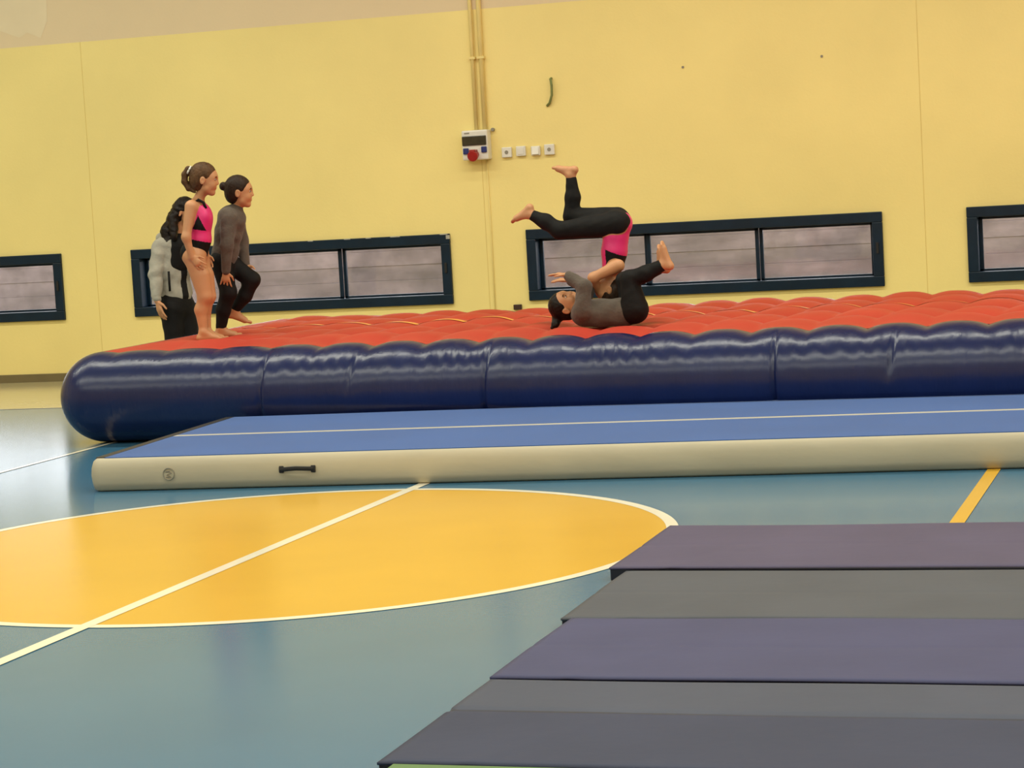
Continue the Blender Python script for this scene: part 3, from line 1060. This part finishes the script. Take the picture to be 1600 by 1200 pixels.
sl_n = [cap(sho, elb, .056, .046, .03), cap(elb, wri - wn * .008, .046, .031, .02), cap(wri - wn * .02, wri - wn * .004, .031, .029, .008)]
sl_f = [cap(sho2, elb2, .056, .046, .03), cap(elb2, wri2 - wf * .008, .046, .031, .02)]
skin_mesh('sweatshirt', sweat + sl_n + sl_f, .0045, [M_sweat], root, wob=.0035, wobs=34, cuts=[])
lg = grow(torso[2:3], .008) + grow(leg_n, .007) + grow(leg_f, .007)
dn_n, dn_f = unit(an_n - W(349, 484, Y - .05)), unit(an_f - W(383, 462, Y + .06))
lgn = grow(torso[2:3], .008) + grow(leg_n, .007)
lgf = grow(leg_f, .007)
skin_mesh('trousers', lgn[:-1] + [cap(leg_n[-1][1], an_n - dn_n * .012, .051, .037, .02)] + lgf[:-1] + [cap(leg_f[-1][1], an_f - dn_f * .012, .050, .037, .02)],
          .0045, [M_blackf], root, wob=.0015, wobs=45)
skin_mesh('hair', hair_cap(hc, hf, UP, H, hp, hA) + [ell(hp(-.51, 0, .16), (.125 * H, .14 * H, .14 * H), hA, .006)], .004, [M_hair_d], root, wob=.0012, wobs=150)
ball('hair_tie', hp(-.445, 0, .13), (.025 * H, .09 * H, .09 * H), hA, M_tie, root)
face(hp, hA, H, root)

# ---- coach standing on the floor beyond the end of the track
Y = 16.5
g0 = W(278, 560, Y)
root = empty('person', (g0[0], g0[1], 0))
tag(root, 'woman with long dark wavy hair in light grey hooded jacket standing behind the girls', 'person')
f = unit((.86, -.5, 0))
rs_ = np.array([f[1], -f[0], 0])
zf = 0.0
torso = [cap(W(275, 385, Y), W(272, 420, Y), .105, .098, .04, (rs_, 1.3)), cap(W(272, 420, Y), W(274, 455, Y), .098, .095, .04, (rs_, 1.2)), cap(W(274, 455, Y), W(275, 480, Y), .100, .110, .04, (rs_, 1.2))]
shL, shR = W(262, 381, Y) + rs_ * .155 , W(276, 381, Y) - rs_ * .15
shR_ = W(251, 386, Y - .10)
sh = [cap(shR_, W(296, 380, Y + .06), .055, .055, .04), cap(W(276, 374, Y), W(284, 348, Y), .055, .048, .03)]
hipn, hipf = W(268, 482, Y - .06), W(287, 482, Y + .06)
legs, pants = [], []
for hpt, dx in ((hipn, 0.0), (hipf, 0.06)):
    kn = np.array([hpt[0] + .01 + dx * .6, hpt[1], .46])
    an = np.array([hpt[0] - .01 + dx, hpt[1], .075])
    legs += [cap(hpt, kn, .090, .058, .03), cap(kn, an, .056, .036, .03)]
    pants += [cap(hpt, kn, .098, .075, .03), cap(kn, an + UP * .03, .073, .060, .03)]
    legs += foot(.235, an, f, -UP, rs_)
elb, wri = W(243, 428, Y - .17), W(246, 470, Y - .22)
arm = limb([shR_, elb, wri], [.050, .040, .027])
hn = hand(.185, wri, unit(W(257, 514, Y - .24) - wri), unit((.9, .45, .1)), unit((.8, -.6, .2)), .22, .06)
elb2, wri2 = W(312, 424, Y + .10), W(318, 402, Y - .06)
arm2 = limb([W(296, 382, Y + .06), elb2, wri2], [.050, .040, .027])
hn2 = hand(.175, wri2, (0, -.3, .9), (-1, 0, 0), (0, -1, .3), .5)
H = .225
hc = W(291, 330, Y)
hf = unit((.90, -.10, -.12))
hd_, hp, hA = head(hc, hf, UP, H)
skin_mesh('body', torso + sh + legs + arm + arm2 + hn + hn2 + hd_, .005, [M_skin], root)
wn, wf = unit(wri - elb), unit(wri2 - elb2)
jk = grow(torso[:2], .012) + [cap(W(274, 455, Y), W(275, 463, Y), .112, .112, .03, (rs_, 1.2))] + [cap(shR_, W(268, 381, Y), .068, .075, .04), cap(W(268, 381, Y), W(294, 381, Y + .06), .072, .066, .04)]
jk += [cap(shR_, elb, .066, .056, .012), cap(elb, W(245, 460, Y - .21), .056, .045, .012), cap(W(245, 459, Y - .21), W(245.8, 466, Y - .216), .039, .038, .006)]
jk += [cap(W(296, 382, Y + .06), elb2, .066, .058, .03), cap(elb2, wri2 - wf * .03, .058, .044, .03)]
jk += [cap(W(252, 372, Y + .06), W(262, 368, Y + .02), .045, .055, .03), cap(W(262, 368, Y + .02), W(280, 374, Y - .06), .05, .03, .03)]


def jk_fn(C):
    d = C - W(274, 420, Y)
    s = d @ rs_
    a = d @ f
    return ((a > .02) & (np.abs(s + .01) < .03) & (C[:, 2] < W(274, 376, Y)[2])).astype(int)


skin_mesh('jacket', jk, .0055, [M_hood, M_blackf], root, wob=.009, wobs=26, cuts=[(W(275, 474, Y), -UP)], fn=jk_fn)
skin_mesh('trousers', grow(torso[2:], .012) + pants, .006, [M_blackf], root, wob=.003, wobs=28)
pk = MB().tube([W(263.5, 424, Y - .16), W(264.5, 440, Y - .165), W(265.5, 455, Y - .16)], .010, 8).build('pocket_zip', M_blackf, None, smooth=True)
adopt(root, pk)
hr = hair_cap(hc, hf, UP, H, hp, hA) + [cap(hp(-.30, -.10, .10), hp(-.52, -.15, -.30), .25 * H, .28 * H, .03), cap(hp(-.52, -.15, -.30), W(262, 362, Y - .06), .28 * H, .26 * H, .03),
      cap(W(262, 362, Y - .06), W(262, 378, Y - .10), .24 * H, .16 * H, .03), cap(W(270, 340, Y - .08), W(272, 372, Y - .13), .20 * H, .12 * H, .03), cap(hp(-.2, .2, 0), W(285, 365, Y + .1), .22 * H, .2 * H, .03)]
skin_mesh('hair', hr, .005, [M_hair_k], root, wob=.007, wobs=62)
face(hp, hA, H, root)
sw_ = skin_mesh('shirt', [cap(W(280, 384, Y - .02), W(277, 410, Y - .02), .105, .100, .03, (rs_, 1.1))], .006, [M_blackf], root)

# ---- girl in pink rolling over upside down, knees bent
Y = 14.28
root = empty('person', tuple(W(950, 505, Y)))
tag(root, 'upside-down girl in pink top and black leggings with legs bent in the air', 'person', 'children on the inflatable track')
f = unit((-.95, .10, 0))               # her front faces left
rs_ = np.array([0, 1.0, 0])
torso = [cap(W(966, 352, Y), W(962, 372, Y), .078, .072, .03, (rs_, 1.2)), cap(W(962, 372, Y), W(960, 392, Y), .072, .074, .03, (rs_, 1.25)), cap(W(960, 392, Y), W(958, 414, Y), .074, .066, .03, (rs_, 1.35)),
         ell(W(968, 348, Y), (.075, .10, .07), [np.array([1, 0, 0]), rs_, UP], .03)]
sh = [cap(W(960, 417, Y - .10), W(956, 417, Y + .10), .042, .042, .03), cap(W(957, 420, Y), W(951, 437, Y), .040, .035, .03)]
k1, a1 = W(893, 338, Y + .05), W(892, 274, Y + .05)
k2, a2 = W(874, 360, Y - .06), W(829, 335, Y - .06)
l1 = [cap(W(964, 342, Y + .05), k1, .072, .048, .03), cap(k1, W(895, 308, Y + .05), .046, .043, .02), cap(W(895, 308, Y + .05), a1, .043, .027, .02)]
l2 = [cap(W(962, 350, Y - .05), k2, .076, .050, .03), cap(k2, W(852, 346, Y - .06), .046, .043, .02), cap(W(852, 346, Y - .06), a2, .043, .027, .02)]
feet = foot(.185, a1, unit((-1, .1, .08)), unit((.08, 0, 1)), rs_) + foot(.185, a2, unit(W(787, 349, Y) - W(816, 326, Y)), unit((-.6, 0, .8)), rs_)
s1, e1, w1 = W(966, 415, Y - .12), W(927, 434, Y - .15), W(936, 458, Y - .04)
s2, e2, w2 = W(958, 417, Y + .12), W(930, 436, Y + .17), W(938, 458, Y + .15)
arm = limb([s1, e1, w1], [.042, .032, .022]) + limb([s2, e2, w2], [.042, .032, .022])
arm += hand(.135, w1, unit((.6, .25, -.6)), (0, 1, 0), (1, 0, .5), .5) + hand(.135, w2, unit((.4, -.3, -.8)), (0, -1, 0), (1, 0, .3), .5)
H = .215
hc = W(956, 455, Y - .03)
hu = unit((-.10, 0, -1))
hf = unit((-1, .05, .10))
hd_, hp, hA = head(hc, hf, hu, H)
skin_mesh('body', torso + sh + l1 + l2 + feet + arm + hd_, .004, [M_skin], root)


def leo2(C):
    a = C[:, 0] - W(960, 395, Y)[0]
    z = C[:, 2] - W(960, 395, Y)[2]
    out = np.zeros(len(C))
    out[(a > -.035) & (z < .012 - .45 * a) & (C[:, 1] < Y + .03)] = 1
    return out


skin_mesh('leotard', grow(torso, .005), .0045, [M_pink, M_blackf], root, fn=leo2, cuts=[(W(958, 416, Y), unit((.1, 0, -1)))])
d1, d2 = unit(a1 - W(895, 308, Y + .05)), unit(a2 - W(852, 346, Y - .06))
lg = grow(l1[:2] + l2[:2], .007) + [cap(W(895, 308, Y + .05), a1 - d1 * .025, .050, .036, .02), cap(W(852, 346, Y - .06), a2 - d2 * .02, .050, .036, .02)]
lg += [ell(W(967, 344, Y), (.086, .112, .062), [unit((.95, 0, -.3)), rs_, unit((.3, 0, .95))], .03)]
skin_mesh('leggings', lg, .0045, [M_blackf], root, wob=.0015, wobs=45)
skin_mesh('hair', hair_cap(hc, hf, hu, H, hp, hA) + [ell(hp(-.52, 0, .15), (.14 * H, .15 * H, .15 * H), hA, .015)], .0045, [M_hair_d], root, wob=.0015, wobs=140)
face(hp, hA, H, root)

# ---- child lying on the back under her, legs up
Y = 14.06
zt = float(top_z(-3.9, Y))
root = empty('person', tuple(W(940, 510, Y)))
tag(root, 'child in dark grey sweatshirt lying on the back on the red track, legs up', 'person', 'children on the inflatable track')
lt = np.array([0, 1.0, 0])
torso = [cap(W(914, 489, Y), W(940, 489, Y), .074, .072, .03, (lt, 1.35)), cap(W(940, 489, Y), W(972, 488, Y), .072, .072, .03, (lt, 1.2)), cap(W(972, 488, Y), W(992, 485, Y), .074, .080, .03, (lt, 1.2))]
sh = [cap(W(909, 487, Y - .09), W(909, 485, Y + .09), .042, .042, .03), cap(W(906, 486, Y), W(894, 483, Y), .038, .036, .03)]
k1, a1 = W(983, 436, Y - .05), W(1036, 414, Y - .05)
k2, a2 = W(976, 438, Y + .08), W(1031, 419, Y + .10)
h1, h2 = W(992, 482, Y - .05), W(990, 482, Y + .06)
l1 = [cap(h1, k1, .078, .050, .03), cap(k1, W(1010, 427, Y - .05), .046, .043, .02), cap(W(1010, 427, Y - .05), a1, .043, .027, .02)]
l2 = [cap(h2, k2, .078, .050, .03), cap(k2, W(1002, 431, Y + .09), .046, .043, .02), cap(W(1002, 431, Y + .09), a2, .043, .027, .02)]
toe1 = unit(W(1034, 372, Y) - W(1056, 418, Y))
feet = foot(.19, a1, toe1, unit((.9, 0, .35)), lt) + foot(.19, a2, toe1, unit((.9, 0, .35)), lt)
s1, e1, w1 = W(910, 484, Y - .12), W(913, 448, Y - .10), W(886, 430, Y - .06)
s2, e2, w2 = W(910, 482, Y + .12), W(918, 450, Y + .13), W(890, 438, Y + .12)
arm = limb([s1, e1, w1], [.040, .032, .021]) + limb([s2, e2, w2], [.040, .032, .021])
arm += hand(.14, w1, unit((-1, .1, .12)), unit((.1, .2, -1)), unit((0, -1, .1)), .15, .12) + hand(.14, w2, (-1, -.1, .1), (.1, -.2, -1), (0, 1, .1), .2)
H = .218
hc = W(884, 476, Y)
hu = unit((-.95, 0, -.32))
hf = unit((-.32, -.30, .90))
hf = unit((.22, -.36, .90))
hd_, hp, hA = head(hc, hf, hu, H)
skin_mesh('body', torso + sh + l1 + l2 + feet + arm + hd_, .004, [M_skin], root)
wn, wf = unit(w1 - e1), unit(w2 - e2)
sw = grow(torso[:2], .016) + [cap(W(972, 488, Y), W(978, 487, Y), .088, .088, .03, (lt, 1.2))] + grow(sh[:1], .014)
sw += [cap(s1, e1, .056, .048, .03), cap(e1, w1 - wn * .012, .048, .033, .02), cap(s2, e2, .056, .048, .03), cap(e2, w2 - wf * .012, .048, .033, .02)]
skin_mesh('sweatshirt', sw, .0045, [M_sweat], root, wob=.004, wobs=32)
d1, d2 = unit(a1 - k1), unit(a2 - k2)
lg = grow(torso[2:], .008) + grow(l1[:2] + l2[:2], .008) + [cap(W(1010, 427, Y - .05), a1 - d1 * .015, .052, .040, .02), cap(W(1002, 431, Y + .09), a2 - d2 * .015, .052, .040, .02)]
skin_mesh('trousers', lg, .0045, [M_blackf], root, wob=.0015, wobs=45)
skin_mesh('hair', hair_cap(hc, hf, hu, H, hp, hA) + [cap(hp(-.42, 0, .22), W(868, 506, Y - .03), .16 * H, .12 * H, .02), cap(W(868, 506, Y - .03), W(862, 512, Y - .05), .11 * H, .05 * H, .01)],
          .0045, [M_hair_k], root, wob=.002, wobs=120)
face(hp, hA, H, root)
